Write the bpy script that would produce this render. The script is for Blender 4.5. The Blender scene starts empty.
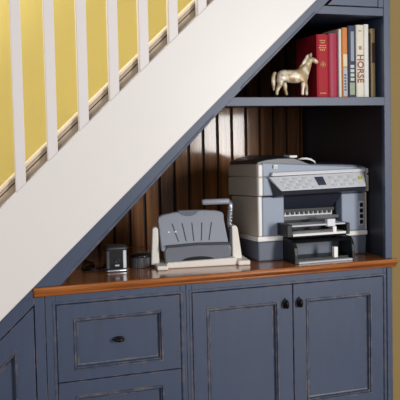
import bpy, bmesh, math, random
from mathutils import Vector, Matrix
random.seed(4)
S = bpy.context.scene
COL = S.collection
PI = math.pi

# ------------------------------------------------------------------ materials
def lin(c):
    return tuple(((v/255)/12.92 if v/255 <= .04045 else ((v/255+.055)/1.055)**2.4) for v in c)
class NT:
    def __init__(s, name):
        s.m = bpy.data.materials.new(name); s.m.use_nodes = True
        s.t = s.m.node_tree; s.b = s.t.nodes['Principled BSDF']
    def n(s, typ, **kw):
        nd = s.t.nodes.new(typ)
        for k, v in kw.items():
            if k in nd.inputs: nd.inputs[k].default_value = v
            else: setattr(nd, k, v)
        return nd
    def l(s, a, b): s.t.links.new(a, b)
    def math(s, op, a, b=0.0, c=None):
        nd = s.n('ShaderNodeMath', operation=op)
        for i, v in enumerate((a, b, c)):
            if v is None: continue
            if hasattr(v, 'links'): s.l(v, nd.inputs[i])
            else: nd.inputs[i].default_value = v
        return nd.outputs[0]
    def mix(s, f, a, b):
        nd = s.n('ShaderNodeMix', data_type='RGBA')
        for i, v in ((0, f), (6, a), (7, b)):
            if hasattr(v, 'links'): s.l(v, nd.inputs[i])
            else: nd.inputs[i].default_value = (*v, 1) if isinstance(v, tuple) else v
        return nd.outputs[2]
    def coord(s, scale=(1, 1, 1)):
        tc = s.n('ShaderNodeTexCoord'); mp = s.n('ShaderNodeMapping'); mp.inputs['Scale'].default_value = scale
        s.l(tc.outputs['Object'], mp.inputs[0]); return mp.outputs[0]
    def noise(s, vec, scale, detail=4, rough=.55):
        nd = s.n('ShaderNodeTexNoise', Scale=scale, Detail=detail, Roughness=rough)
        s.l(vec, nd.inputs['Vector']); return nd.outputs['Fac']

def plain(name, rgb, rough=.5, metal=0., var=.10, scale=30, bump=0., coat=0., spec=.5):
    t = NT(name); c = lin(rgb)
    f = t.noise(t.coord(), scale)
    a = tuple(min(1, v*(1+var)) for v in c); b = tuple(v*(1-var) for v in c)
    t.l(t.mix(f, a, b), t.b.inputs['Base Color'])
    t.b.inputs['Roughness'].default_value = rough; t.b.inputs['Metallic'].default_value = metal
    t.b.inputs['Coat Weight'].default_value = coat; t.b.inputs['Specular IOR Level'].default_value = spec
    if bump:
        bp = t.n('ShaderNodeBump', Strength=bump, Distance=.002); t.l(t.noise(t.coord(), scale*6), bp.inputs['Height'])
        t.l(bp.outputs[0], t.b.inputs['Normal'])
    return t.m

def worn_paint(name, rgb, wear=(176, 146, 118), rad=.0035, amount=1.0, rough=.42):
    t = NT(name); c = lin(rgb)
    v = t.coord()
    streak = t.noise(t.coord((40, 40, 5)), 1.0, 5)
    cloud = t.noise(v, 7, 4)
    f = t.math('ADD', t.math('MULTIPLY', streak, .6), t.math('MULTIPLY', cloud, .4))
    base = t.mix(f, tuple(x*1.28 for x in c), tuple(x*.74 for x in c))
    bv = t.n('ShaderNodeBevel', Radius=rad, samples=6); ge = t.n('ShaderNodeNewGeometry')
    dp = t.n('ShaderNodeVectorMath', operation='DOT_PRODUCT'); t.l(bv.outputs[0], dp.inputs[0]); t.l(ge.outputs['Normal'], dp.inputs[1])
    e = t.math('SUBTRACT', 1.0, dp.outputs['Value'])
    e = t.math('MULTIPLY', e, 9.0)
    nz = t.math('MULTIPLY', t.math('SUBTRACT', t.noise(v, 26, 5, .65), .46), 6.0)
    nz = t.math('MINIMUM', t.math('MAXIMUM', nz, 0.0), 1.0)
    e = t.math('MINIMUM', t.math('MULTIPLY', t.math('MINIMUM', e, 1.0), nz), 1.0)
    e = t.math('MULTIPLY', e, amount)
    t.l(t.mix(e, base, lin(wear)), t.b.inputs['Base Color'])
    t.b.inputs['Roughness'].default_value = rough
    bp = t.n('ShaderNodeBump', Strength=.12, Distance=.001); t.l(streak, bp.inputs['Height']); t.l(bp.outputs[0], t.b.inputs['Normal'])
    return t.m

def wood(name, dark, light, grain=(2, 40, 40), rough=.25, coat=.5, plank=None, spec=.5, coat_rough=None):
    t = NT(name)
    v = t.coord(grain)
    g = t.noise(v, 1.5, 6, .6)
    fine = t.noise(t.coord(tuple(x*4 for x in grain)), 2, 3)
    f = t.math('ADD', t.math('MULTIPLY', g, .75), t.math('MULTIPLY', fine, .25))
    rp = t.n('ShaderNodeValToRGB'); t.l(f, rp.inputs[0])
    rp.color_ramp.elements[0].position = .33; rp.color_ramp.elements[0].color = (*lin(dark), 1)
    rp.color_ramp.elements[1].position = .68; rp.color_ramp.elements[1].color = (*lin(light), 1)
    col = rp.outputs[0]
    if plank:
        sx = t.n('ShaderNodeSeparateXYZ'); t.l(t.coord(), sx.inputs[0])
        wn = t.n('ShaderNodeTexWhiteNoise', noise_dimensions='1D')
        t.l(t.math('FLOOR', t.math('DIVIDE', t.math('SUBTRACT', sx.outputs[0], plank[0]), plank[1])), wn.inputs['W'])
        hs = t.n('ShaderNodeHueSaturation'); t.l(col, hs.inputs['Color'])
        t.l(t.math('ADD', .8, t.math('MULTIPLY', wn.outputs['Value'], .45)), hs.inputs['Value'])
        col = hs.outputs[0]
    t.l(col, t.b.inputs['Base Color'])
    t.b.inputs['Roughness'].default_value = rough; t.b.inputs['Coat Weight'].default_value = coat
    t.b.inputs['Coat Roughness'].default_value = coat_rough or rough*.7; t.b.inputs['Specular IOR Level'].default_value = spec
    return t.m

PX0, PITCH = .6550, .0669
M = dict(
    navy=worn_paint('navy_distressed_paint', (62, 75, 99), amount=.8),
    glaze=worn_paint('navy_glazed_moulding', (60, 71, 92), wear=(176, 158, 140), amount=.6),
    side=plain('navy_panel_painted_shade', (40, 41, 50), .4, var=.12, scale=12),  # darker navy holds the shade on the alcove's lower side panel
    navy_in=plain('navy_interior_paint', (58, 62, 80), .45, var=.12, scale=12),
    white=plain('white_gloss_paint', (236, 232, 228), .38, var=.015, scale=6, bump=.03),
    baluster=plain('baluster_paint', (234, 228, 226), .4, var=.02, scale=12),
    cream=plain('cream_bead_paint', (228, 214, 190), .45, var=.04, scale=20),
    taupe=plain('taupe_rail_painted_shade', (186, 168, 146), .5, var=.1, scale=25),  # shade along the rail strip is put into this taupe
    brown_line=plain('brown_fillet', (98, 78, 60), .5, var=.1),
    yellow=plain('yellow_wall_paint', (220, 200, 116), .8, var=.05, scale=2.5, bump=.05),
    ochre=plain('ochre_wall_painted_shade', (138, 116, 68), .8, var=.06, scale=4, bump=.06),  # dimmer light on the right wall is painted in as darker ochre
    floor=wood('floor_boards', (92, 60, 36), (140, 98, 60), (3, 12, 12), .35, .2),
    counter=wood('worktop_stained_wood', (124, 64, 24), (200, 122, 58), (2.2, 30, 30), .2, .6),
    bead=wood('beadboard_walnut', (86, 49, 21), (166, 106, 51), (34, 34, 1.6), .5, .5, coat_rough=.10, spec=.25, plank=(PX0, PITCH)),
    bead_dark=plain('beadboard_backing', (28, 16, 11), .6),
    bronze=plain('dark_bronze', (44, 38, 36), .35, .85, .25, 120),
    p_beige=plain('printer_beige_plastic', (205, 196, 180), .5, var=.02),
    p_white=plain('printer_white_plastic', (248, 246, 242), .45, var=.02),
    p_blue=plain('printer_blue_grey_plastic', (146, 158, 178), .45, var=.03),
    p_blue2=plain('printer_base_grey_plastic', (98, 106, 122), .45, var=.03),
    p_lid=plain('printer_lid_dark_grey', (52, 56, 66), .35, var=.04),
    p_black=plain('black_plastic', (17, 17, 20), .4, var=.1, spec=.35),
    p_navy=plain('printer_visor_dark_blue', (46, 51, 64), .35, var=.05),
    p_silver=plain('control_panel_silver', (214, 216, 221), .4, .05, var=.03),
    p_button=plain('button_light_grey', (224, 225, 228), .45, var=.03),
    p_key=plain('button_mid_grey', (198, 201, 206), .45, var=.05),
    screen=plain('lcd_screen_dark', (62, 68, 84), .15, var=.05),
    yelbtn=plain('start_button_yellow_green', (190, 190, 70), .4),
    paper=plain('paper_white', (240, 240, 238), .8, var=.02),
    m_white=plain('binder_frame_cream_plastic', (240, 234, 224), .45, var=.03),
    m_grey=plain('binder_body_grey_plastic', (158, 163, 174), .36, var=.04),
    m_dark=plain('binder_tray_grey_plastic', (118, 122, 131), .3, var=.05),
    m_groove=plain('binder_groove_dark', (66, 68, 76), .5),
    steel=plain('brushed_steel', (190, 194, 202), .3, .9, .1, 80),
    chrome=plain('polished_chrome', (225, 228, 236), .3, .6, .04),
    black_gloss=plain('black_gloss_plastic', (24, 22, 24), .15, 0., .1, coat=.4),
    tin=plain('dark_grey_ribbed_plastic', (70, 68, 70), .4, .2, .15, 60),
    horse=None,
    pages=plain('page_edges', (222, 210, 184), .85, var=.1, scale=90),
    gold=plain('gold_foil', (186, 150, 96), .5, .3, .1),
)

def figurine_glaze():
    t = NT('champagne_figurine_glaze')
    rp = t.n('ShaderNodeValToRGB'); t.l(t.noise(t.coord(), 42, 2, .4), rp.inputs[0])
    rp.color_ramp.elements[0].position = .44; rp.color_ramp.elements[0].color = (*lin((172, 146, 108)), 1)
    rp.color_ramp.elements[1].position = .60; rp.color_ramp.elements[1].color = (*lin((232, 222, 202)), 1)
    t.l(rp.outputs[0], t.b.inputs['Base Color']); t.b.inputs['Roughness'].default_value = .38; t.b.inputs['Metallic'].default_value = .1
    return t.m
M['horse'] = figurine_glaze()
# ------------------------------------------------------------------ helpers
class MB:
    def __init__(s): s.bm = bmesh.new()
    def face(s, vs):
        try: return s.bm.faces.new(vs)
        except ValueError: return None
    def box(s, x0, x1, y0, y1, z0, z1):
        return s.prism([(x0, z0), (x1, z0), (x1, z1), (x0, z1)], y0, y1)
    def prism(s, poly, a0, a1, axis='y'):
        def P(p, a):
            u, v = p
            return {'y': (u, a, v), 'x': (a, u, v), 'z': (u, v, a)}[axis]
        A = [s.bm.verts.new(P(p, a0)) for p in poly]; B = [s.bm.verts.new(P(p, a1)) for p in poly]
        n = len(poly)
        s.face(A); s.face(B[::-1])
        for i in range(n): s.face([A[i], B[i], B[(i+1) % n], A[(i+1) % n]])
        return s
    def hexa(s, pts):   # 8 points: front lower-left, lower-right, upper-right, upper-left, then the same at the back
        v = [s.bm.verts.new(p) for p in pts]
        for q in ((0, 1, 2, 3), (7, 6, 5, 4), (0, 4, 5, 1), (1, 5, 6, 2), (2, 6, 7, 3), (3, 7, 4, 0)): s.face([v[i] for i in q])
        return s
    def loft(s, rings, cap0=True, cap1=True):
        R = [[s.bm.verts.new(p) for p in r] for r in rings]; n = len(R[0])
        for a, b in zip(R, R[1:]):
            for i in range(n): s.face([a[i], b[i], b[(i+1) % n], a[(i+1) % n]])
        if cap0: s.face(R[0][::-1])
        if cap1: s.face(R[-1])
        return s
    def tube(s, pts, rad, seg=10):
        pts = [Vector(p) for p in pts]; rings = []
        for i, p in enumerate(pts):
            d = (pts[min(i+1, len(pts)-1)]-pts[max(i-1, 0)]).normalized()
            up = Vector((0, 0, 1)) if abs(d.z) < .9 else Vector((0, 1, 0))
            a = d.cross(up).normalized(); b = a.cross(d)
            r = rad[i] if isinstance(rad, (list, tuple)) else rad
            rings.append([p+a*(r*math.cos(t*2*PI/seg))+b*(r*math.sin(t*2*PI/seg)) for t in range(seg)])
        return s.loft(rings)
    def lathe(s, prof, c, seg=24, axis='z'):
        rings = []
        for r, h in prof:
            ring = []
            for t in range(seg):
                a = 2*PI*t/seg; u, v = r*math.cos(a), r*math.sin(a)
                o = {'z': (u, v, h), 'y': (u, h, v), 'x': (h, u, v)}[axis]
                ring.append((c[0]+o[0], c[1]+o[1], c[2]+o[2]))
            rings.append(ring)
        return s.loft(rings)
    def xf(s, m):
        bmesh.ops.transform(s.bm, matrix=m, verts=s.bm.verts); return s
    def build(s, name, mat, parent=None, bevel=0, smooth=False, seg=2, origin=None):
        bmesh.ops.recalc_face_normals(s.bm, faces=s.bm.faces)
        me = bpy.data.meshes.new(name); 
        if smooth:
            for f in s.bm.faces: f.smooth = True
        s.bm.to_mesh(me); s.bm.free()
        o = bpy.data.objects.new(name, me); COL.objects.link(o)
        me.materials.append(mat)
        if parent:
            o.parent = parent
            o.matrix_parent_inverse = Matrix.Identity(4)
            p = WL(parent)
            me.transform(Matrix.Translation(-p))
        if bevel:
            md = o.modifiers.new('edge', 'BEVEL'); md.width = bevel; md.segments = seg; md.limit_method = 'ANGLE'; md.angle_limit = .6
        return o
def WL(o):
    v = Vector((0, 0, 0))
    while o: v = v+o.location; o = o.parent
    return v
def tag(o, label, cat, group=None):
    o['label'] = label; o['category'] = cat
    if group: o['group'] = group
    return o
def thing(name, loc, label, cat, group=None):
    o = bpy.data.objects.new(name, None); COL.objects.link(o); o.location = loc; o.empty_display_size = .05
    return tag(o, label, cat, group)
def struct(o): o['kind'] = 'structure'; return o
def text_mesh(name, body, size, mat, parent, M4, extrude=.0004, sx=1.0, bold=0):
    c = bpy.data.curves.new(name, 'FONT'); c.body = body; c.size = size; c.extrude = extrude; c.offset = bold; c.align_x = 'CENTER'; c.align_y = 'CENTER'
    t = bpy.data.objects.new(name+'_tmp', c); COL.objects.link(t)
    bpy.context.view_layer.update()
    me = bpy.data.meshes.new_from_object(t.evaluated_get(bpy.context.evaluated_depsgraph_get()))
    bpy.data.objects.remove(t); bpy.data.curves.remove(c)
    me.name = name; me.transform(Matrix.Diagonal((sx, 1, 1, 1))); me.transform(M4); me.transform(Matrix.Translation(-WL(parent)))
    me.materials.clear(); me.materials.append(mat)
    o = bpy.data.objects.new(name, me); COL.objects.link(o); o.parent = parent
    return o
FACE = Matrix.Rotation(PI/2, 4, 'X')            # text in XY -> standing, facing -y

def inset(poly, d):
    """offset a counter-clockwise convex polygon inwards by d"""
    n = len(poly); out = []
    for i in range(n):
        p0, p1, p2 = Vector(poly[i-1]), Vector(poly[i]), Vector(poly[(i+1) % n])
        e1 = (p1-p0).normalized(); e2 = (p2-p1).normalized()
        n1 = Vector((-e1.y, e1.x)); n2 = Vector((-e2.y, e2.x))
        b = (n1+n2); b = b/(b.dot(n1))
        out.append(tuple(p1+b*d))
    return out
def rect(x0, x1, z0, z1): return [(x0, z0), (x1, z0), (x1, z1), (x0, z1)]

SL = .942                                        # slope of the stairs
def z_low(x): return .696+SL*x                   # lower edge of the white stringer
def z_up(x): return 1.042+SL*x                   # upper edge
def zin(x): return .648+SL*x                     # inner edge of the blue sloping trim

# ------------------------------------------------------------------ the setting
struct(MB().box(-3.2, 3.4, -5, 1.2, -.05, 0).build('floor', M['floor']))
struct(MB().box(-3.2, 3.4, .99, 1.09, 0, 4.2).build('wall_back', M['yellow']))
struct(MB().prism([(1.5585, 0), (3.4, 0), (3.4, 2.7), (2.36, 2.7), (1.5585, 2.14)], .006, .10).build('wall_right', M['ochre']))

# ------------------------------------------------------------------ staircase
st = thing('staircase', (.5, 0, 0), 'white painted staircase with square balusters rising to the right over the blue cabinets', 'staircase')
xa, xb = -.72, 2.0
MB().prism([(xa, z_low(xa)), (xb, z_low(xb)), (xb, z_up(xb)), (xa, z_up(xa))], -.02, .03).build('stringer', M['white'], st, .003)
def rail(o0, o1, y0, y1): return MB().prism([(xa, z_up(xa)+o0), (xb, z_up(xb)+o0), (xb, z_up(xb)+o1), (xa, z_up(xa)+o1)], y0, y1)
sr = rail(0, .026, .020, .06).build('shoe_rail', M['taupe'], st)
rail(.0262, .031, .024, .06).build('shoe_fillet', M['brown_line'], sr)
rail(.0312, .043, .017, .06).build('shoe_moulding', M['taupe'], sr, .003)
rail(.0432, .058, .012, .066).build('shoe_bead', M['cream'], sr, .005)
hd = .84
MB().prism([(xa, z_up(xa)+hd), (xb, z_up(xb)+hd), (xb, z_up(xb)+hd+.06), (xa, z_up(xa)+hd+.06)], -.035, .04).build('handrail', M['white'], st, .012)
for k in range(-7, 9):
    x0 = .200+.1013*k; x1 = x0+.0315
    MB().prism([(x0, z_up(x0)), (x1, z_up(x1)), (x1, z_up(x1)+hd), (x0, z_up(x0)+hd)], -.0195, .0125).build('baluster', M['baluster'], st, .0015)
pts = [(-.70, .72+SL*-.70)]
x = -.70
pts = [(-.70, .10), (1.95, .74+SL*1.95)]
steps = []
n = 13; run = 2.65/n
for i in range(n):
    xs = 1.95-run*i
    zt = .90+SL*(xs-run/2)
    steps += [(xs, zt), (xs-run, zt)]
MB().prism([(-.70, .74+SL*-.70), (1.95, .74+SL*1.95)]+steps, .065, .985).build('step', M['white'], st)

# ------------------------------------------------------------------ base cabinets
def framed(poly, inset_d, y_back=.022, y=0.0):
    """rail-and-stile frame (mesh) and its moulded recessed panel (mesh)"""
    inn = inset(poly, inset_d) if not isinstance(inset_d, list) else inset_d
    P = lambda pl, yy: [(a, yy, b) for a, b in pl]
    fr = MB(); fr.loft([P(inn, y_back), P(poly, y_back), P(poly, y+.0015), P(inset(poly, .0015), y), P(inn, y), P(inn, y_back)], False, False)
    ml = MB(); ml.loft([P(inset(inn, .0002), y_back-.001), P(inset(inn, .0002), y-.001), P(inset(inn, .0015), y-.004), P(inset(inn, .0045), y-.004), P(inset(inn, .006), y+.003), P(inset(inn, .009), y+.003), P(inset(inn, .0125), y+.013), P(inset(inn, .0165), y+.0145), P(inset(inn, .0165), y_back-.001)], False, False)
    pn = MB(); pn.prism(inset(inn, .0162), y+.0135, y_back-.001)
    return fr, ml, pn
def round_knob(c, parent, wide=.011, high=.021, horizontal=False):
    m = MB()
    a, b = (high, wide) if horizontal else (wide, high)
    def ring(k, yy): return [(c[0]+a*k*math.cos(t*PI/10), c[1]+yy, c[2]+b*k*math.sin(t*PI/10)) for t in range(20)]
    m.loft([ring(.95, 0), ring(.95, -.002), ring(.75, -.004), ring(.3, -.005), ring(.28, -.013), ring(.62, -.016), ring(.8, -.021), ring(.7, -.026), ring(.35, -.029)])
    m.loft([[(c[0]+q*math.cos(t*PI/6), c[1]-.0285-h, c[2]+q*math.sin(t*PI/6)) for t in range(12)] for q, h in ((.004, 0), (.003, .002))])
    return m.build('knob', M['bronze'], parent, 0, True)

def opening_bead(x0, x1, z0, z1, parent):
    P = lambda o, yy: [(a, yy, b) for a, b in rect(x0-o, x1+o, z0-o, z1+o)]
    MB().loft([P(.0105, 0), P(.0085, -.0022), P(.003, -.0022), P(.001, 0), P(.001, .002), P(.0105, .002)]+[P(.0105, 0)], False, False).build('opening_bead', M['navy'], parent)
TOPR = .858
cup = thing('under_stair_cupboard', (0, 0, 0), 'navy blue triangular cupboard tucked under the lower end of the stairs', 'cupboard')
tri = [(-.52, .63+SL*-.52), (.2425, .112), (.2425, .63+SL*.2425)]
tri = [(-.48, .178), (.2425, .178), (.2425, .63+SL*.2425)]
def trib(o): return [(-.60, .60+SL*-.60)]
fm = MB()
fm.prism([(-.66, .0), (-.66, z_low(-.66)-.002), (.2015, .8838), (.2065, .8885), (.2455, .8885), (.2455, .634+SL*.2455), (-.484, .634+SL*-.484), (-.484, 0)], .0, .02)
fm.prism([(.2455, 0), (.2775, 0), (.2775, .888), (.2455, .888)], .0, .02)
fm.prism([(-.484, 0), (.2455, 0), (.2455, .174), (-.484, .174)], 0, .02)
fm.build('face_frame', M['navy'], cup, .0015)
MB().prism([(-.60, .02), (.276, .02), (.276, .86), (.2, .67+SL*.2), (-.60, .67+SL*-.60)], .024, .60).build('carcass', M['navy_in'], cup)
fr, ml, pn = framed(tri, .058)
d = fr.build('door', M['navy'], cup); pn.build('door_panel', M['navy'], d); ml.build('moulding', M['glaze'], d)

dc = thing('drawer_cabinet', (.52, 0, 0), 'navy blue cabinet with stacked drawers below the left end of the wooden worktop', 'cabinet')
fm = MB()
fm.box(.279, .3115, 0, .02, 0, .890); fm.box(.7285, .7485, 0, .02, 0, .890)
fm.box(.3115, .7285, 0, .02, .8585, .890); fm.box(.3115, .7285, 0, .02, 0, .10); 
fm.build('face_frame', M['navy'], dc, .0015)
MB().box(.280, .7475, .024, .60, .02, .888).build('carcass', M['navy_in'], dc)
opening_bead(.3115, .7285, .1005, .8585, dc)
for z0, z1 in ((.6015, .8565), (.3475, .5985), (.1025, .3445)):
    fr, ml, pn = framed(rect(.3135, .7265, z0, z1), rect(.366, .664, z0+.0345, z1-.048))
    d = fr.build('drawer', M['navy'], dc); pn.build('drawer_panel', M['navy'], d); ml.build('moulding', M['glaze'], d)
    kz = (z0+z1)/2-.005
    round_knob((.515, .011, kz), d, .009, .021, True)

db = thing('double_door_cabinet', (1.14, 0, 0), 'navy blue two-door cabinet below the printer end of the wooden worktop', 'cabinet')
fm = MB()
fm.box(.7495, .7695, 0, .02, 0, .890); fm.box(1.5185, 1.5565, 0, .02, 0, .890)
fm.box(.7695, 1.5185, 0, .02, .8585, .890); fm.box(.7695, 1.5185, 0, .02, 0, .355)
fm.build('face_frame', M['navy'], db, .0015)
MB().box(1.5315, 1.5525, -.006, 0, 0, .889).build('stile_bead', M['navy'], db, .002)
MB().box(.751, 1.5555, .024, .60, .02, .888).build('carcass', M['navy_in'], db)
opening_bead(.7695, 1.5185, .3555, .8585, db)
for x0, x1, p0, p1, kx in ((.7715, 1.1455, .821, 1.089, 1.116), (1.149, 1.5165, 1.198, 1.466, 1.170)):
    fr, ml, pn = framed(rect(x0, x1, .3575, .8565), rect(p0, p1, .418, .799))
    d = fr.build('door', M['navy'], db); pn.build('door_panel', M['navy'], d); ml.build('moulding', M['glaze'], d)
    round_knob((kx, 0, .790), d, .0085, .0205)

# ------------------------------------------------------------------ worktop
nose = [(.01, .8905), (-.006, .8905), (-.010, .894), (-.011, .899), (-.016, .904), (-.020, .910), (-.021, .916), (-.018, .9205), (-.013, .922), (.02, .922), (.765, .922), (.765, .8905)]
m = MB()
def ring(x, ins): return [(x, (a+ins if a < .01 else a), b) for a, b in nose]
m.loft([ring(.2415, .008), ring(.245, .002), ring(.249, 0), ring(1.566, 0), ring(1.571, .002), ring(1.5745, .008)])
bmesh.ops.bisect_plane(m.bm, geom=m.bm.verts[:]+m.bm.edges[:]+m.bm.faces[:], plane_co=(0, -.0008, 0), plane_no=(0, 1, 0))
for v in m.bm.verts:
    if v.co.y > -.0004: v.co.x = min(max(v.co.x, .2785), 1.5385)
tag(m.build('wooden_worktop', M['counter']), 'reddish-brown stained wooden worktop with moulded front edge running across the blue cabinets', 'worktop')

# ------------------------------------------------------------------ alcove above the worktop
al = thing('alcove_bookcase', (1.0, .3, .922), 'navy blue built-in alcove with beadboard back and one bookshelf under the stairs', 'bookcase')
zc = .9225
tr = MB()
def ztr(x): return min(zin(x), .592+1.005*x)
tr.prism([(.2445, zc), (.329, zc), (.885, 1.4825), (.903, 1.498), (1.0, zin(1.0)), (1.2518, 1.8272), (1.60, zin(1.60)), (1.60, z_low(1.60)-.001), (.2445, z_low(.2445)-.001)], -.008, .02)
MB().prism([(.2075, .8897), (.2405, .8897), (.2405, .9205)], -.008, .018).build('trim_end', M['navy'], al)
tr.build('sloping_trim', M['navy'], al, .002)
def bead_line(xA, xB, off, w, y): return [(xA, ztr(xA)+off), (xB, ztr(xB)+off), (xB, ztr(xB)+off+w), (xA, ztr(xA)+off+w)]
tb = MB(); tb.prism(bead_line(.36, .86, .004, .010, 0), -.0115, -.0078); tb.prism(bead_line(.96, 1.245, .003, .009, 0), -.0115, -.0078)
tb.build('trim_bead', M['navy'], al, .002)
st2 = MB(); st2.box(1.5285, 1.5565, 0, .02, zc, z_low(1.53)-.012); st2.build('stile', M['navy'], al, .002)
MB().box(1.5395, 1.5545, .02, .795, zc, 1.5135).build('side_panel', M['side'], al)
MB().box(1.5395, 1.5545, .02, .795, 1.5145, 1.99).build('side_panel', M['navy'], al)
MB().prism([(.907, 1.5145), (1.539, 1.5145), (1.539, 1.529), (.921, 1.529)], .0205, .762).build('shelf', M['navy_in'], al)
MB().prism([(.885, 1.4975), (1.528, 1.4975), (1.528, 1.529), (.920, 1.529)], -.003, .0205).build('shelf_edge', M['navy'], al, .002)
MB().prism([(1.25, 1.8265), (1.528, 1.8265), (1.528, 1.8565), (1.283, 1.8565)], 0.0, .07).build('top_rail', M['navy'], al, .002)
MB().prism([(1.25, 1.8275), (1.539, 1.8275), (1.539, 1.84), (1.262, 1.84)], .071, .765).build('ceiling_panel', M['navy'], al)
MB().prism([(.33, .668+SL*.33), (1.60, .668+SL*1.60), (1.60, .678+SL*1.60), (.33, .678+SL*.33)], .022, .79).build('soffit', M['navy_in'], al)
bp = MB()
x = PX0-PITCH*5
while x < 1.53:
    g = .0042
    x0, x1 = x+g, min(x+PITCH-g, 1.538)
    zt0, zt1 = min(.664+SL*x0, 1.85), min(.664+SL*x1, 1.85)
    b_ = .003
    bp.loft([[(x0, .782, zc), (x0, .776, zc), (x0+b_, .770, zc), (x1-b_, .770, zc), (x1, .776, zc), (x1, .782, zc)],
             [(x0, .782, zt0), (x0, .776, zt0), (x0+b_, .770, zt0), (x1-b_, .770, zt1), (x1, .776, zt1), (x1, .782, zt1)]])
    x += PITCH
bk = bp.build('beadboard_back', M['bead'], al)
MB().prism([(.28, zc), (1.538, zc), (1.538, 1.86), (1.262, 1.86), (.28, .664+SL*.28)], .782, .788).build('backing', M['bead_dark'], bk)

uc = thing('wall_cupboard', (1.4, 0, 1.86), 'navy blue triangular cupboard above the bookshelf, wedged under the stair stringer', 'cupboard')
ud = [(1.300, 1.8595), (1.505, 1.8595), (1.505, zin(1.505)-.008), ]
fr, ml, pn = framed(ud, .03)
d = fr.build('door', M['navy'], uc); pn.build('door_panel', M['navy'], d); ml.build('moulding', M['glaze'], d)
MB().box(1.507, 1.5275, 0, .02, 1.858, 2.06).build('door_stile', M['navy'], uc, .0015)
MB().prism([(1.302, 1.862), (1.534, 1.862), (1.534, 2.085)], .024, .5).build('carcass', M['navy_in'], uc)

# ------------------------------------------------------------------ books
YB = .06; ZS = 1.5295
BM = {}
def book(x0, x1, top, rgb, label, depth=.165, rough=.4, extra=None, y=YB):
    b = thing('book', ((x0+x1)/2, y, ZS), label, 'book', 'books on the alcove shelf')
    mt = plain('book_cover', rgb, rough+.15, var=.08, scale=60, spec=.3)
    t = min(.0025, (x1-x0)*.2); h = top-ZS
    m = MB()
    c = (x0+x1)/2
    bow = .003
    prof = [(x0, y+depth), (x0, y+.004), (x0+(x1-x0)*.15, y+.001), (c, y), (x1-(x1-x0)*.15, y+.001), (x1, y+.004), (x1, y+depth), (x1-t, y+depth), (x1-t, y+.007), (x0+t, y+.007), (x0+t, y+depth)]
    m.prism(prof, ZS, top, 'z')
    cv = m.build('cover', mt, b)
    MB().box(x0+t, x1-t, y+.0075, y+depth-.004, ZS+.003, top-.004).build('page_block', M['pages'], b)
    if extra: extra(b, x0, x1, top, y, cv)
    return b
def strip(name, mat, parent, x0, x1, z0, z1, y): return MB().box(x0, x1, y-.0008, y+.0035, z0, z1).build(name, mat, parent)
def red_book(b, x0, x1, top, y, cv):
    c = (x0+x1)/2; m = MB()
    for k, (z, w) in enumerate(((1.737, .012), (1.729, .008), (1.7185, .013), (1.7105, .016), (1.7025, .012))):
        xx = c-w
        while xx < c+w-.002:
            wl = random.uniform(.003, .006); m.box(xx, min(xx+wl, c+w), y-.0006, y+.003, z, z+.0034); xx += wl+.0022
    m.build('spine_lettering', M['gold'], b)
    MB().tube([(c+.010*math.cos(t*PI/12), y+.0006, 1.652+.010*math.sin(t*PI/12)) for t in range(25)], .0013, 6).build('spine_emblem', M['gold'], b)
    m = MB(); m.box(c-.0012, c+.0012, y-.0006, y+.003, 1.6455, 1.6585); m.box(c-.005, c+.005, y-.0006, y+.003, 1.651, 1.6535); m.build('emblem_cross', M['gold'], b)
    m = MB(); 
    for k in range(5): m.box(c-.012+k*.005, c-.0085+k*.005, y-.0006, y+.003, 1.5445, 1.5475)
    m.build('publisher_mark', M['gold'], b)
book(1.2835, 1.331, 1.761, (172, 26, 42), 'thick crimson hardback with gold lettering and emblem on its spine, nearest the horse', .19, .45, red_book)
def pink(b, x0, x1, top, y, cv):
    strip('spine_lettering', plain('pale_pink_ink', (226, 150, 160), .5), b, (x0+x1)/2-.004, (x0+x1)/2+.004, 1.64, 1.72, y)
book(1.3325, 1.3665, 1.766, (166, 30, 66), 'raspberry red book standing right of the thick crimson hardback', .17, .3)
book(1.3725, 1.3845, 1.782, (226, 222, 214), 'thin white spined book between the raspberry red and the orange-topped book')
def orange(b, x0, x1, top, y, cv):
    strip('spine_panel', plain('pale_blue_grey_ink', (176, 178, 186), .5, var=.15, scale=80), b, x0+.003, x1-.003, 1.535, 1.64, y)
    strip('spine_band', plain('cream_ink', (224, 206, 170), .5, var=.1), b, x0+.003, x1-.003, 1.645, 1.69, y)
    m = MB()
    for k in range(6): m.box((x0+x1)/2-.004, (x0+x1)/2+.004, y-.0012, y+.002, 1.555+k*.011, 1.562+k*.011)
    m.build('spine_lettering', plain('slate_ink', (70, 72, 84), .5), b)
book(1.387, 1.4095, 1.7885, (214, 136, 74), 'orange-topped book with a pale lower spine', extra=orange)
def slate(b, x0, x1, top, y, cv):
    strip('spine_panel', plain('pale_green_ink', (150, 160, 132), .5, var=.3, scale=70), b, x0+.005, x1-.006, 1.54, 1.585, y)
    m = MB()
    for k in range(4): m.box(x0+.008, x1-.008, y-.0012, y+.002, 1.592+k*.016, 1.603+k*.016)
    m.build('spine_lettering', plain('pale_ink', (196, 200, 188), .5), b)
    strip('spine_upper_band', plain('steel_blue_band', (120, 130, 150), .35), b, x0+.010, x1-.008, 1.665, 1.775, y)  # paler steel-blue band on the upper spine
book(1.412, 1.4435, 1.796, (58, 66, 88), 'dark slate blue book with pale markings, left of the cream HORSE book', extra=slate)
def horse_title(b, x0, x1, top, y, cv):
    c = (x0+x1)/2
    text_mesh('title', 'HORSE', .035, plain('russet_ink', (140, 66, 44), .5), b, Matrix.Translation((c, y-.0008, 1.638)) @ FACE @ Matrix.Rotation(-PI/2, 4, 'Z'), sx=.98, bold=.0007)
    strip('spine_motif', plain('russet_pale_ink', (176, 120, 90), .5), b, c-.005, c+.006, 1.708, 1.722, y)
    strip('spine_motif', plain('grey_ink', (140, 136, 128), .5), b, c-.006, c+.006, 1.776, 1.780, y)
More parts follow.
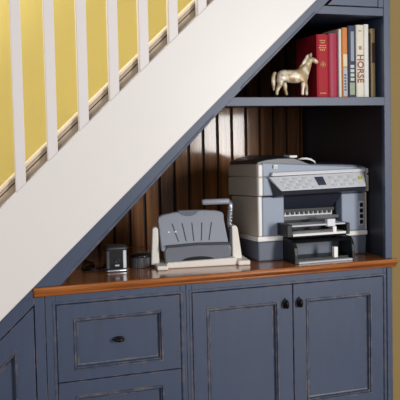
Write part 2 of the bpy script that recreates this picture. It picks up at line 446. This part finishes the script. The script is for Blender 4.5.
book(1.446, 1.4775, 1.800, (230, 224, 206), 'cream book with HORSE in russet letters down its spine', extra=horse_title)
book(1.479, 1.4985, 1.8035, (232, 231, 226), 'plain white book, tallest on the shelf, right of the HORSE book')
book(1.4998, 1.507, 1.772, (30, 30, 38), 'very thin black book between the plain white and the tan book')
def tan(b, x0, x1, top, y, cv):
    strip('spine_label', plain('dark_brown_ink', (84, 62, 46), .5, var=.3, scale=90), b, x0+.003, x1-.004, 1.66, 1.735, y)
book(1.5085, 1.527, 1.788, (196, 170, 122), 'tan book at the right end of the bookshelf', extra=tan)

# ------------------------------------------------------------------ horse figurine
hz = thing('horse_figurine', (1.165, .030, ZS), 'champagne coloured standing horse figurine facing right on the shelf beside the books', 'figurine')
def skin(name, mat, parent, verts, edges, radii, root=0, sub=2):
    me = bpy.data.meshes.new(name); b0 = WL(parent)
    me.from_pydata([Vector(v)-b0 for v in verts], edges, [])
    o = bpy.data.objects.new(name, me); COL.objects.link(o); o.parent = parent; me.materials.append(mat)
    sk = o.modifiers.new('skin', 'SKIN'); sk.use_smooth_shade = True
    for i, r in enumerate(radii):
        v = me.skin_vertices[0].data[i]; v.radius = r if isinstance(r, tuple) else (r, r); v.use_root = (i == root)
    s = o.modifiers.new('sub', 'SUBSURF'); s.levels = sub; s.render_levels = sub
    return o
HV, HE, HR = [], [], []
def hv(x, y, z, r, link=None):
    HV.append((x, .030+y, z)); HR.append(r); i = len(HV)-1
    if link is not None: HE.append((link, i))
    return i
pel = hv(1.124, 0, 1.607, (.0225, .0255))
but = hv(1.110, 0, 1.608, (.0175, .0205), pel)
bel = hv(1.152, 0, 1.605, (.0225, .0250), pel)
rib = hv(1.184, 0, 1.602, (.0225, .0255), bel)
che = hv(1.211, 0, 1.606, (.019, .0250), rib)
nk1 = hv(1.222, 0, 1.628, (.014, .0205), che)
nk2 = hv(1.233, 0, 1.648, (.0105, .0155), nk1)
pol = hv(1.243, 0, 1.667, (.0095, .0130), nk2)
fac = hv(1.256, 0, 1.6635, (.0088, .0108), pol)
muz = hv(1.2685, 0, 1.6555, (.0068, .0075), fac)
lip = hv(1.2725, 0, 1.6530, (.0052, .0058), muz)
for s in (-1, 1):
    i = che
    q = ((1.210, 1.587), (1.2065, 1.563), (1.2050, 1.546), (1.2055, 1.5355)) if s < 0 else ((1.222, 1.587), (1.2305, 1.563), (1.2305, 1.546), (1.2310, 1.5355))
    for (xx, zz), r in zip(q, (.0115, .0070, .0056, .0068)): i = hv(xx, s*.011, zz, r, i)
    i = pel
    q = ((1.117, 1.590), (1.118, 1.573), (1.1085, 1.558), (1.1055, 1.546), (1.1055, 1.5360)) if s < 0 else ((1.130, 1.590), (1.147, 1.573), (1.1465, 1.558), (1.151, 1.546), (1.153, 1.5360))
    for (xx, zz), r in zip(q, (.0150, .0098, .0072, .0056, .0068)): i = hv(xx, s*.011, zz, r, i)
skin('body', M['horse'], hz, HV, HE, HR, 0, 2)
for s in (-1, 1):
    MB().loft([[(1.2405+dx*k+.004*q, .030+s*.0055+dy*k, 1.6745+.0145*q) for dx, dy in ((-.0042, -.0028), (.0042, -.0028), (.0042, .0028), (-.0042, .0028))] for k, q in ((1, 0), (.95, .5), (.25, 1))]).build('ear', M['horse'], hz, 0, True)
    MB().lathe([(.0001, -.0014), (.0012, -.0007), (.0016, 0), (.0012, .0007), (.0001, .0014)], (1.2555, .030+s*.0070, 1.6665), 10, 'y').build('eye', M['p_black'], hz, 0, True)
skin('tail', M['horse'], hz, [(1.109, .030, 1.618), (1.0995, .030, 1.613), (1.0965, .030, 1.592), (1.0975, .030, 1.570), (1.0985, .030, 1.552)], [(0, 1), (1, 2), (2, 3), (3, 4)], [.006, .0075, .0085, .007, .003])
MB().loft([[(x-.0045, .030-w, z+.0045), (x-.0065, .030, z+.0065), (x-.0045, .030+w, z+.0045), (x+.008, .030, z-.004)] for x, z, w in ((1.2035, 1.632, .002), (1.2135, 1.645, .0045), (1.2235, 1.660, .005), (1.233, 1.674, .0045), (1.240, 1.679, .002))]).build('mane', M['horse'], hz, 0, True)

# ------------------------------------------------------------------ printer
ZC = .9223
pr = thing('printer', (1.30, .3, ZC), 'grey and beige all-in-one office printer on the right end of the worktop', 'printer')
PL, PRT = 1.0735, 1.533
# tray unit at the bottom
MB().hexa([(PL, .150, ZC), (1.5265, .150, ZC), (1.531, .150, .996), (PL, .150, .996), (PL+.004, .385, ZC), (1.525, .385, ZC), (1.53, .385, .996), (PL, .385, .996)]).build('lower_housing', M['p_blue2'], pr, .006)
MB().hexa([(PL-.001, .149, .9965), (PRT+.001, .149, .9965), (PRT+.001, .149, 1.016), (PL-.001, .149, 1.016), (PL, .43, .985), (PRT, .43, .985), (PRT, .43, 1.005), (PL, .43, 1.005)]).build('white_band', M['p_white'], pr, .004)
# main body: beige sides and back, hollow front
bd = MB()
bd.hexa([(PL, .152, 1.0165), (PL+.018, .152, 1.0165), (PL+.018, .152, 1.166), (PL, .152, 1.166), (PL, .45, 1.006), (PL+.018, .45, 1.006), (PL+.018, .45, 1.150), (PL, .45, 1.150)])
bd.hexa([(PRT-.010, .152, 1.0165), (PRT, .152, 1.0165), (PRT, .152, 1.166), (PRT-.010, .152, 1.166), (PRT-.010, .45, 1.006), (PRT, .45, 1.006), (PRT, .45, 1.150), (PRT-.010, .45, 1.150)])
bd.box(PL+.018, PRT-.010, .26, .45, 1.0165, 1.148)
bd.build('body', M['p_beige'], pr, .004)
MB().box(PL+.002, PL+.0175, .146, .158, 1.0165, 1.166).build('corner_post', M['p_white'], pr, .005, seg=3)
def fpanel(name, x0, x1, z0, z1, mat, y0=.148, y1=.26): return MB().box(x0, x1, y0, y1, z0, z1).build(name, mat, pr, .004)
fpanel('front_panel', PL+.0185, 1.180, 1.0168, 1.163, M['p_blue'])
rp = fpanel('front_panel', 1.421, PRT-.0105, 1.0168, 1.163, M['p_blue'])
MB().box(1.180, 1.421, .20, .26, 1.0168, 1.163).build('paper_outlet', M['p_black'], pr)
# dark blue visor sloping back over the outlet, with a toothed roller strip under it
MB().hexa([(1.1825, .195, 1.110), (1.402, .195, 1.110), (1.419, .150, 1.163), (1.1825, .150, 1.163), (1.1825, .199, 1.110), (1.402, .199, 1.110), (1.419, .199, 1.163), (1.1825, .199, 1.163)]).build('visor', M['p_navy'], pr)
m = MB()
for k in range(11): m.prism([(1.186+k*.0195, 1.108), (1.199+k*.0195, 1.108), (1.1965+k*.0195, 1.088), (1.1885+k*.0195, 1.088)], .183, .199)
m.box(1.183, 1.405, .182, .199, 1.099, 1.110)
m.build('roller_strip', M['p_black'], pr)
MB().box(1.183, 1.419, .165, .199, 1.070, 1.082).build('outlet_ledge', M['p_lid'], pr)
MB().box(1.183, 1.40, .192, .1995, 1.082, 1.1).build('outlet_back', M['p_silver'], pr)
# scanner lid
MB().hexa([(PL-.002, .146, 1.1675), (PRT+.003, .146, 1.1675), (PRT+.003, .146, 1.2365), (PL-.002, .146, 1.2395), (PL-.004, .475, 1.152), (PRT, .475, 1.152), (PRT, .475, 1.222), (PL-.004, .475, 1.2265)]).build('scanner_bed', M['p_beige'], pr, .006)
MB().hexa([(PL-.002, .146, 1.2375), (PRT+.003, .146, 1.2365), (PRT+.003, .150, 1.262), (PL-.001, .150, 1.291), (PL-.004, .475, 1.2280), (PRT, .475, 1.2245), (PRT-.004, .47, 1.255), (PL-.003, .47, 1.276)]).build('scanner_lid', M['p_beige'], pr, .008, seg=3)
MB().hexa([(PL+.020, .142, 1.1685), (PRT-.008, .142, 1.1685), (PRT-.008, .142, 1.2345), (PL+.020, .142, 1.2372), (PL+.020, .16, 1.1685), (PRT-.008, .16, 1.1685), (PRT-.008, .16, 1.2345), (PL+.020, .16, 1.2372)]).build('scanner_front', M['p_blue'], pr, .004)
MB().hexa([(PL+.020, .142, 1.2395), (PRT-.008, .142, 1.2375), (PRT-.008, .149, 1.264), (PL+.020, .146, 1.293), (PL+.020, .16, 1.2395), (PRT-.008, .16, 1.2375), (PRT-.008, .16, 1.264), (PL+.020, .16, 1.293)]).build('lid_front', M['p_blue'], pr, .004)
MB().box(PL+.001, PL+.0195, .139, .16, 1.1685, 1.2375).build('corner_post', M['p_white'], pr, .006, seg=3)
MB().box(PL+.001, PL+.0195, .139, .16, 1.2395, 1.286).build('corner_post', M['p_white'], pr, .006, seg=3)
MB().box(PRT-.0075, PRT+.004, .141, .16, 1.1685, 1.2335).build('corner_post', M['p_beige'], pr, .004, seg=3)
MB().box(PRT-.0075, PRT+.004, .142, .16, 1.2375, 1.259).build('corner_post', M['p_beige'], pr, .004, seg=3)
# dark sloping lid top with the raised feeder cover on the left
MB().loft([[(x, .152, z0), (x, .152, z1), (x, .25, z1+.005), (x, .465, z2), (x, .465, z0-.018)] for x, z0, z1, z2 in ((PL+.002, 1.285, 1.296, 1.288), (PL+.04, 1.284, 1.304, 1.302), (PL+.09, 1.280, 1.308, 1.311), (PL+.15, 1.274, 1.307, 1.311), (PL+.18, 1.270, 1.297, 1.299), (PL+.215, 1.266, 1.283, 1.284), (PRT-.10, 1.258, 1.277, 1.276), (PRT-.02, 1.252, 1.272, 1.270), (PRT+.001, 1.25, 1.262, 1.262))]).build('lid_top', M['p_lid'], pr, .003)
MB().tube([(PL+.175, .17, 1.300), (PL+.188, .16, 1.303), (PL+.205, .155, 1.303), (PL+.222, .155, 1.299), (PL+.238, .158, 1.291), (PL+.25, .17, 1.278)], [.003, .004, .0042, .004, .0035, .002], 8).build('feeder_handle', M['p_white'], pr, 0, True)
MB().box(PL+.145, PL+.178, .18, .24, 1.306, 1.316).build('feeder_flap', M['p_white'], pr, .003)
# control panel
def zr(x, zl, zrr): return zl+(zrr-zl)*(x-1.114)/(1.505-1.114)
cp = MB().hexa([(1.146, .088, 1.188), (1.497, .088, 1.192), (1.509, .128, 1.246), (1.113, .128, 1.239), (1.146, .141, 1.184), (1.497, .141, 1.188), (1.509, .141, 1.246), (1.113, .141, 1.239)]).build('control_panel', M['p_silver'], pr, .003)
MB().hexa([(1.153, .096, 1.172), (1.490, .096, 1.177), (1.497, .089, 1.1905), (1.1465, .089, 1.1865), (1.135, .141, 1.160), (1.50, .141, 1.166), (1.50, .141, 1.187), (1.117, .141, 1.236)]).build('panel_underside', M['p_navy'], cp)
MB().hexa([(1.122, .121, 1.2425), (1.513, .121, 1.2475), (1.513, .126, 1.259), (1.126, .126, 1.256), (1.122, .141, 1.2405), (1.513, .141, 1.2455), (1.513, .141, 1.2595), (1.126, .141, 1.2565)]).build('top_strip', M['p_button'], cp, .003)
def on_panel(u, v, e=0):     # u 0..1 across, v 0..1 up the sloping panel face
    x = (1.146+(1.113-1.146)*v)*(1-u)+(1.497+(1.509-1.497)*v)*u
    z = (1.188+(1.239-1.188)*v)*(1-u)+(1.192+(1.246-1.192)*v)*u
    return (x, .088+.04*v-e, z)
def pad(m, u0, u1, v0, v1, e0=-.001, e1=.0025):
    m.hexa([on_panel(u0, v0, e1), on_panel(u1, v0, e1), on_panel(u1, v1, e1), on_panel(u0, v1, e1), on_panel(u0, v0, e0), on_panel(u1, v0, e0), on_panel(u1, v1, e0), on_panel(u0, v1, e0)])
m = MB(); pad(m, .45, .54, .26, .84); m.build('screen', M['screen'], cp)
def key(u0, u1, v0, v1, pale):
    q = MB(); pad(q, u0, u1, v0, v1); q.build('key', M['p_button'] if pale else M['p_key'], cp)
for i in range(7):
    for j in range(4): key(.07+i*.05, .07+i*.05+.034, .12+j*.21, .12+j*.21+.12, (i+j) % 2)
for i in range(6):
    for j in range(3): key(.60+i*.052, .60+i*.052+.034, .16+j*.26, .16+j*.26+.13, (i+j) % 2)
m = MB(); pad(m, .925, .965, .5, .72, -.001, .004); m.build('start_button', M['yelbtn'], cp)
# memory card slots
sl = MB().box(1.4935, 1.5165, .1455, .149, 1.036, 1.132).build('card_slot_panel', M['p_key'], rp, .003)
m = MB()
for z in (1.108, 1.086, 1.064, 1.042): m.box(1.498, 1.512, .1435, .1475, z, z+.016)
m.build('card_slot', M['p_black'], sl)
# logo
lg = MB().box(1.135, 1.153, .1385, .143, 1.268, 1.284).build('logo_plate', M['p_white'], pr, .002)
text_mesh('logo', 'hp', .017, M['p_blue'], lg, Matrix.Translation((1.144, .138, 1.277)) @ FACE @ Matrix(((1, .2, 0, 0), (0, 1, 0, 0), (0, 0, 1, 0), (0, 0, 0, 1))))
# output tray and feed tray
ot = MB()
ot.box(1.150, 1.172, .052, .147, 1.019, 1.066); ot.box(1.396, 1.411, .060, .147, 1.017, 1.060)
ot.box(1.172, 1.396, .058, .147, 1.015, 1.021)
o1 = ot.build('output_tray', M['p_black'], pr, .003)
MB().box(1.1725, 1.3955, .066, .147, 1.055, 1.061).build('tray_cover', M['p_key'], o1, .001)
MB().box(1.176, 1.392, .056, .146, 1.0215, 1.0295).build('paper', M['paper'], pr)
MB().box(1.318, 1.352, .062, .085, 1.050, 1.078).build('paper_stop', M['p_silver'], o1, .002)
MB().box(1.338, 1.352, .054, .062, 1.022, 1.05).build('paper_stop_tab', M['p_white'], o1, .001)
sd = [(.150, ZC), (.034, ZC), (.034, .955), (.040, .980), (.052, .998), (.068, 1.008), (.15, 1.011)]
ft = MB(); ft.prism(sd, 1.172, 1.186, 'x'); ft.prism(sd, 1.406, 1.419, 'x')
ft.prism([(.050, .995), (.066, 1.0075), (.147, 1.0105), (.147, 1.004), (.068, 1.001)], 1.186, 1.406, 'x')
f1 = ft.build('feed_tray', M['p_black'], pr, .002)
MB().box(1.186, 1.406, .030, .147, ZC, .929).build('tray_floor', M['p_key'], f1, .002)
MB().box(1.190, 1.400, .055, .147, .9295, .938).build('paper_stack', M['p_black'], f1)
MB().box(1.334, 1.350, .040, .06, .935, .975).build('paper_guide', M['p_white'], f1, .002)

# ------------------------------------------------------------------ comb binding machine
bm_ = thing('binding_machine', (.683, .139, ZC), 'grey comb binding machine in a cream frame with raised handle, left of the printer', 'binding machine')
bm_.rotation_euler.z = -math.radians(7.7)
def L(mb, name, mat, parent=None, **k):
    p = parent or bm_
    o = mb.xf(Matrix.Translation(WL(p))).build(name, mat, p, **k); return o
fr = MB()
fr.box(.002, .325, .055, .15, 0, .012)
fr.prism([(.030, 0), (.300, 0), (.292, .028), (.040, .022)], .018, .075)
fr.box(.0, .040, -.012, .165, 0, .016); fr.box(.296, .342, .004, .175, 0, .018)
fr.prism([(-.013, .008), (.018, .008), (.015, .142), (.006, .147), (-.006, .143)], .066, .115)
fr.prism([(.288, .01), (.326, .01), (.310, .13), (.303, .141), (.286, .139)], .066, .115)
L(fr, 'frame', M['m_white'], bevel=.005, seg=3)
def tilt(pts, y_of, th):
    return [(a, y_of(b), b) for a, b in pts], [(a, y_of(b)+th, b) for a, b in pts]
yb = lambda z: .045+(z-.07)*.42
top = [(.262, .160), (.2625, .180), (.257, .190), (.235, .1955), (.19, .199), (.135, .1985), (.075, .194), (.035, .187), (.020, .180), (.0165, .170)]
a, b = tilt([(.0235, .060), (.273, .060)]+top, yb, .03)
bodyp = L(MB().loft([a, b]), 'punch_body', M['m_grey'], bevel=.005, seg=3)
m = MB()
for k, (x0, x1) in enumerate(((.085, .066), (.113, .103), (.141, .139), (.169, .176), (.197, .212))):
    a, b = tilt([(x0, .092), (x0+.0035, .092), (x1+.0035, .155), (x1, .155)], lambda z: yb(z)-.0012, .004); m.loft([a, b])
L(m, 'grooves', M['m_groove'], bodyp)
a, b = tilt([(.095, .200)]+[(.130-.036*math.cos(t*PI/10), .1975-.018*math.sin(t*PI/10)) for t in range(11)]+[(.165, .200)], lambda z: yb(z)-.001, .034)
L(MB().loft([a, b]), 'finger_notch', M['m_dark'], bodyp)
m = MB()
for x0 in (.050, .075):
    a, b = tilt([(x0, .124), (x0+.007, .124), (x0+.007, .129), (x0, .129)], lambda z: yb(z)-.002, .004); m.loft([a, b])
L(m, 'setting_marks', M['paper'], bodyp)
# front chip tray cover
tp = [(.036, .018), (.275, .026), (.279, .060), (.273, .076), (.155, .079), (.040, .074), (.033, .058)]
L(MB().loft([[(a, .036, b) for a, b in tp], [(a, .075, b) for a, b in tp]]), 'chip_drawer', M['m_dark'], bevel=.006, seg=3)
L(MB().prism([(.038, .0745), (.155, .0795), (.275, .0765), (.272, .083), (.155, .086), (.040, .081)], .032, .06), 'drawer_lip', M['m_groove'], bevel=.002)
arc = [(.155-.062*math.cos(t*PI/12), .021+.016*math.sin(t*PI/12)) for t in range(13)]
L(MB().prism(arc, .034, .05), 'drawer_grip', M['p_black'])
# side pivots and lever
L(MB().box(.277, .287, .06, .10, .03, .135), 'side_cheek', M['m_groove'], bevel=.003)
L(MB().box(.0145, .0225, .07, .10, .03, .14), 'side_cheek', M['m_groove'], bevel=.003)
arm = MB(); arm.tube([(.283, .085, .105), (.282, .083, .15), (.284, .08, .185), (.287, .078, .21), (.281, .077, .232)], [.008, .0085, .0095, .010, .009], 10)
for k in range(7): arm.lathe([(.0105, -.003), (.0125, 0), (.0105, .003)], (.283+.0005*k, .083-.0007*k, .145+.0125*k), 12)
ar = L(arm, 'lever_arm', M['steel'], smooth=True)
L(MB().lathe([(.004, -.052), (.009, -.051), (.0105, -.046), (.0105, .046), (.009, .05)], (.231, .077, .2305), 16, 'x'), 'lever_grip', M['m_grey'], ar, smooth=True)

# ------------------------------------------------------------------ electric pencil sharpener
ps = thing('pencil_sharpener', (.548, .20, ZC), 'black electric pencil sharpener with chrome side strip at the left end of the worktop', 'pencil sharpener')
def rr(cx, cy, w, h, r, n=5):
    out = []
    for sx, sy, a0 in ((1, 1, 0), (-1, 1, PI/2), (-1, -1, PI), (1, -1, 1.5*PI)):
        for k in range(n): 
            a = a0+k*PI/2/(n-1); out.append((cx+sx*(w-r)+r*math.cos(a), cy+sy*(h-r)+r*math.sin(a)))
    return out
def rrl(rings): return MB().loft([[(x, y, z) for x, y in rr(.548, .205, w, d_, .014)] for w, d_, z in rings])
rrl([(.040, .038, ZC), (.0415, .0395, ZC+.002), (.0415, .0395, ZC+.008), (.038, .036, ZC+.010)]).build('foot', M['steel'], ps, 0, True)
rrl([(.0385, .0365, ZC+.010), (.0385, .0365, ZC+.078)]).build('housing', M['black_gloss'], ps, 0)
rrl([(.040, .038, ZC+.078), (.0405, .0385, ZC+.083), (.039, .037, ZC+.088), (.030, .028, ZC+.091)]).build('cap', M['tin'], ps, 0, True)
MB().box(.5685, .5815, .1665, .18, ZC+.011, ZC+.077).build('chrome_strip', M['chrome'], ps, .003)
MB().box(.510, .522, .1665, .18, ZC+.011, ZC+.077).build('chrome_strip', M['tin'], ps, .003)
MB().lathe([(.0085, -.003), (.006, -.004), (.0045, 0), (.0045, .004), (.0085, .004)], (.548, .168, .963), 20, 'y').build('pencil_hole_ring', M['tin'], ps, 0, True)
MB().lathe([(.0046, -.001), (.0046, .003)], (.548, .168, .963), 16, 'y').build('pencil_hole', M['p_black'], ps)
MB().box(.540, .556, .1665, .18, .942, .949).build('nameplate', M['steel'], ps, .001)
cz = ZC+.0045
MB().tube([(.512, .225, cz+.006), (.49, .235, cz+.003), (.475, .225, cz), (.455, .232, cz), (.44, .26, cz), (.455, .30, cz), (.49, .33, cz), (.50, .38, cz), (.48, .45, cz), (.49, .55, cz)], .004, 8).build('power_cord', M['p_black'], ps, 0, True)

# ------------------------------------------------------------------ round ribbed tin
rt = thing('desk_tin', (.650, .245, ZC), 'small round dark grey ribbed tin between the pencil sharpener and the binding machine', 'tin')
m = MB(); rings = []
for r, h in ((.039, 0), (.041, .002), (.041, .036), (.0395, .038)):
    rings.append([(.650+(r-(.0012 if t % 2 else 0))*math.cos(t*PI/36), .245+(r-(.0012 if t % 2 else 0))*math.sin(t*PI/36), ZC+h) for t in range(72)])
m.loft(rings).build('ribbed_body', M['tin'], rt)
MB().lathe([(.0405, .038), (.0405, .042), (.037, .048), (.026, .052), (.011, .054), (.001, .0543)], (.650, .245, ZC), 32).build('lid', M['black_gloss'], rt, 0, True)

# ------------------------------------------------------------------ camera
cam = bpy.data.cameras.new('camera'); co = bpy.data.objects.new('camera', cam); COL.objects.link(co)
R = Vector((.9333, -.3583, -.0172)); 
yaw, pit, roll = .365535, .0596615, .0172202
fw = Vector((math.sin(yaw)*math.cos(pit), math.cos(yaw)*math.cos(pit), -math.sin(pit)))
r0 = fw.cross(Vector((0, 0, 1))).normalized(); u0 = r0.cross(fw)
r = r0*math.cos(roll)-u0*math.sin(roll); u = r0*math.sin(roll)+u0*math.cos(roll)
co.matrix_world = Matrix(((r.x, u.x, -fw.x, 0), (r.y, u.y, -fw.y, -2.7), (r.z, u.z, -fw.z, 1.41), (0, 0, 0, 1)))
cam.sensor_width = 36; cam.lens = 821.1/400*36
cam.shift_x = -61.37/400; cam.shift_y = -19.83/400
cam.clip_start = .05
S.camera = co

# ------------------------------------------------------------------ light
w = bpy.data.worlds.new('world'); S.world = w; w.use_nodes = True
w.node_tree.nodes['Background'].inputs[0].default_value = (.93, .95, 1, 1)
w.node_tree.nodes['Background'].inputs[1].default_value = .38
def area(name, loc, target, sx, sy, power, col=(1, 1, 1)):
    l = bpy.data.lights.new(name, 'AREA'); l.shape = 'RECTANGLE'; l.size = sx; l.size_y = sy; l.energy = power; l.color = col
    o = bpy.data.objects.new(name, l); COL.objects.link(o); o.location = loc
    o.rotation_euler = (Vector(target)-Vector(loc)).to_track_quat('-Z', 'Y').to_euler(); return o
area('window_daylight', (2.74, -4.0, 1.62), (1.2, 0, 1.3), .62, 1.5, 110, (1, .98, .95))
area('left_fill', (-1.6, -4.6, 2.0), (.8, 0, 1.2), 1.4, 1.5, 34, (.95, .97, 1))  # added fill lamp behind the camera on the left, no window there
area('stairwell_light', (-.6, .45, 3.4), (.4, .9, 1.4), .6, .5, 42, (1, .95, .85))
vs = S.view_settings; vs.view_transform = 'Standard'; vs.look = 'None'; vs.gamma = 1; vs.exposure = 0; vs.use_curve_mapping = False
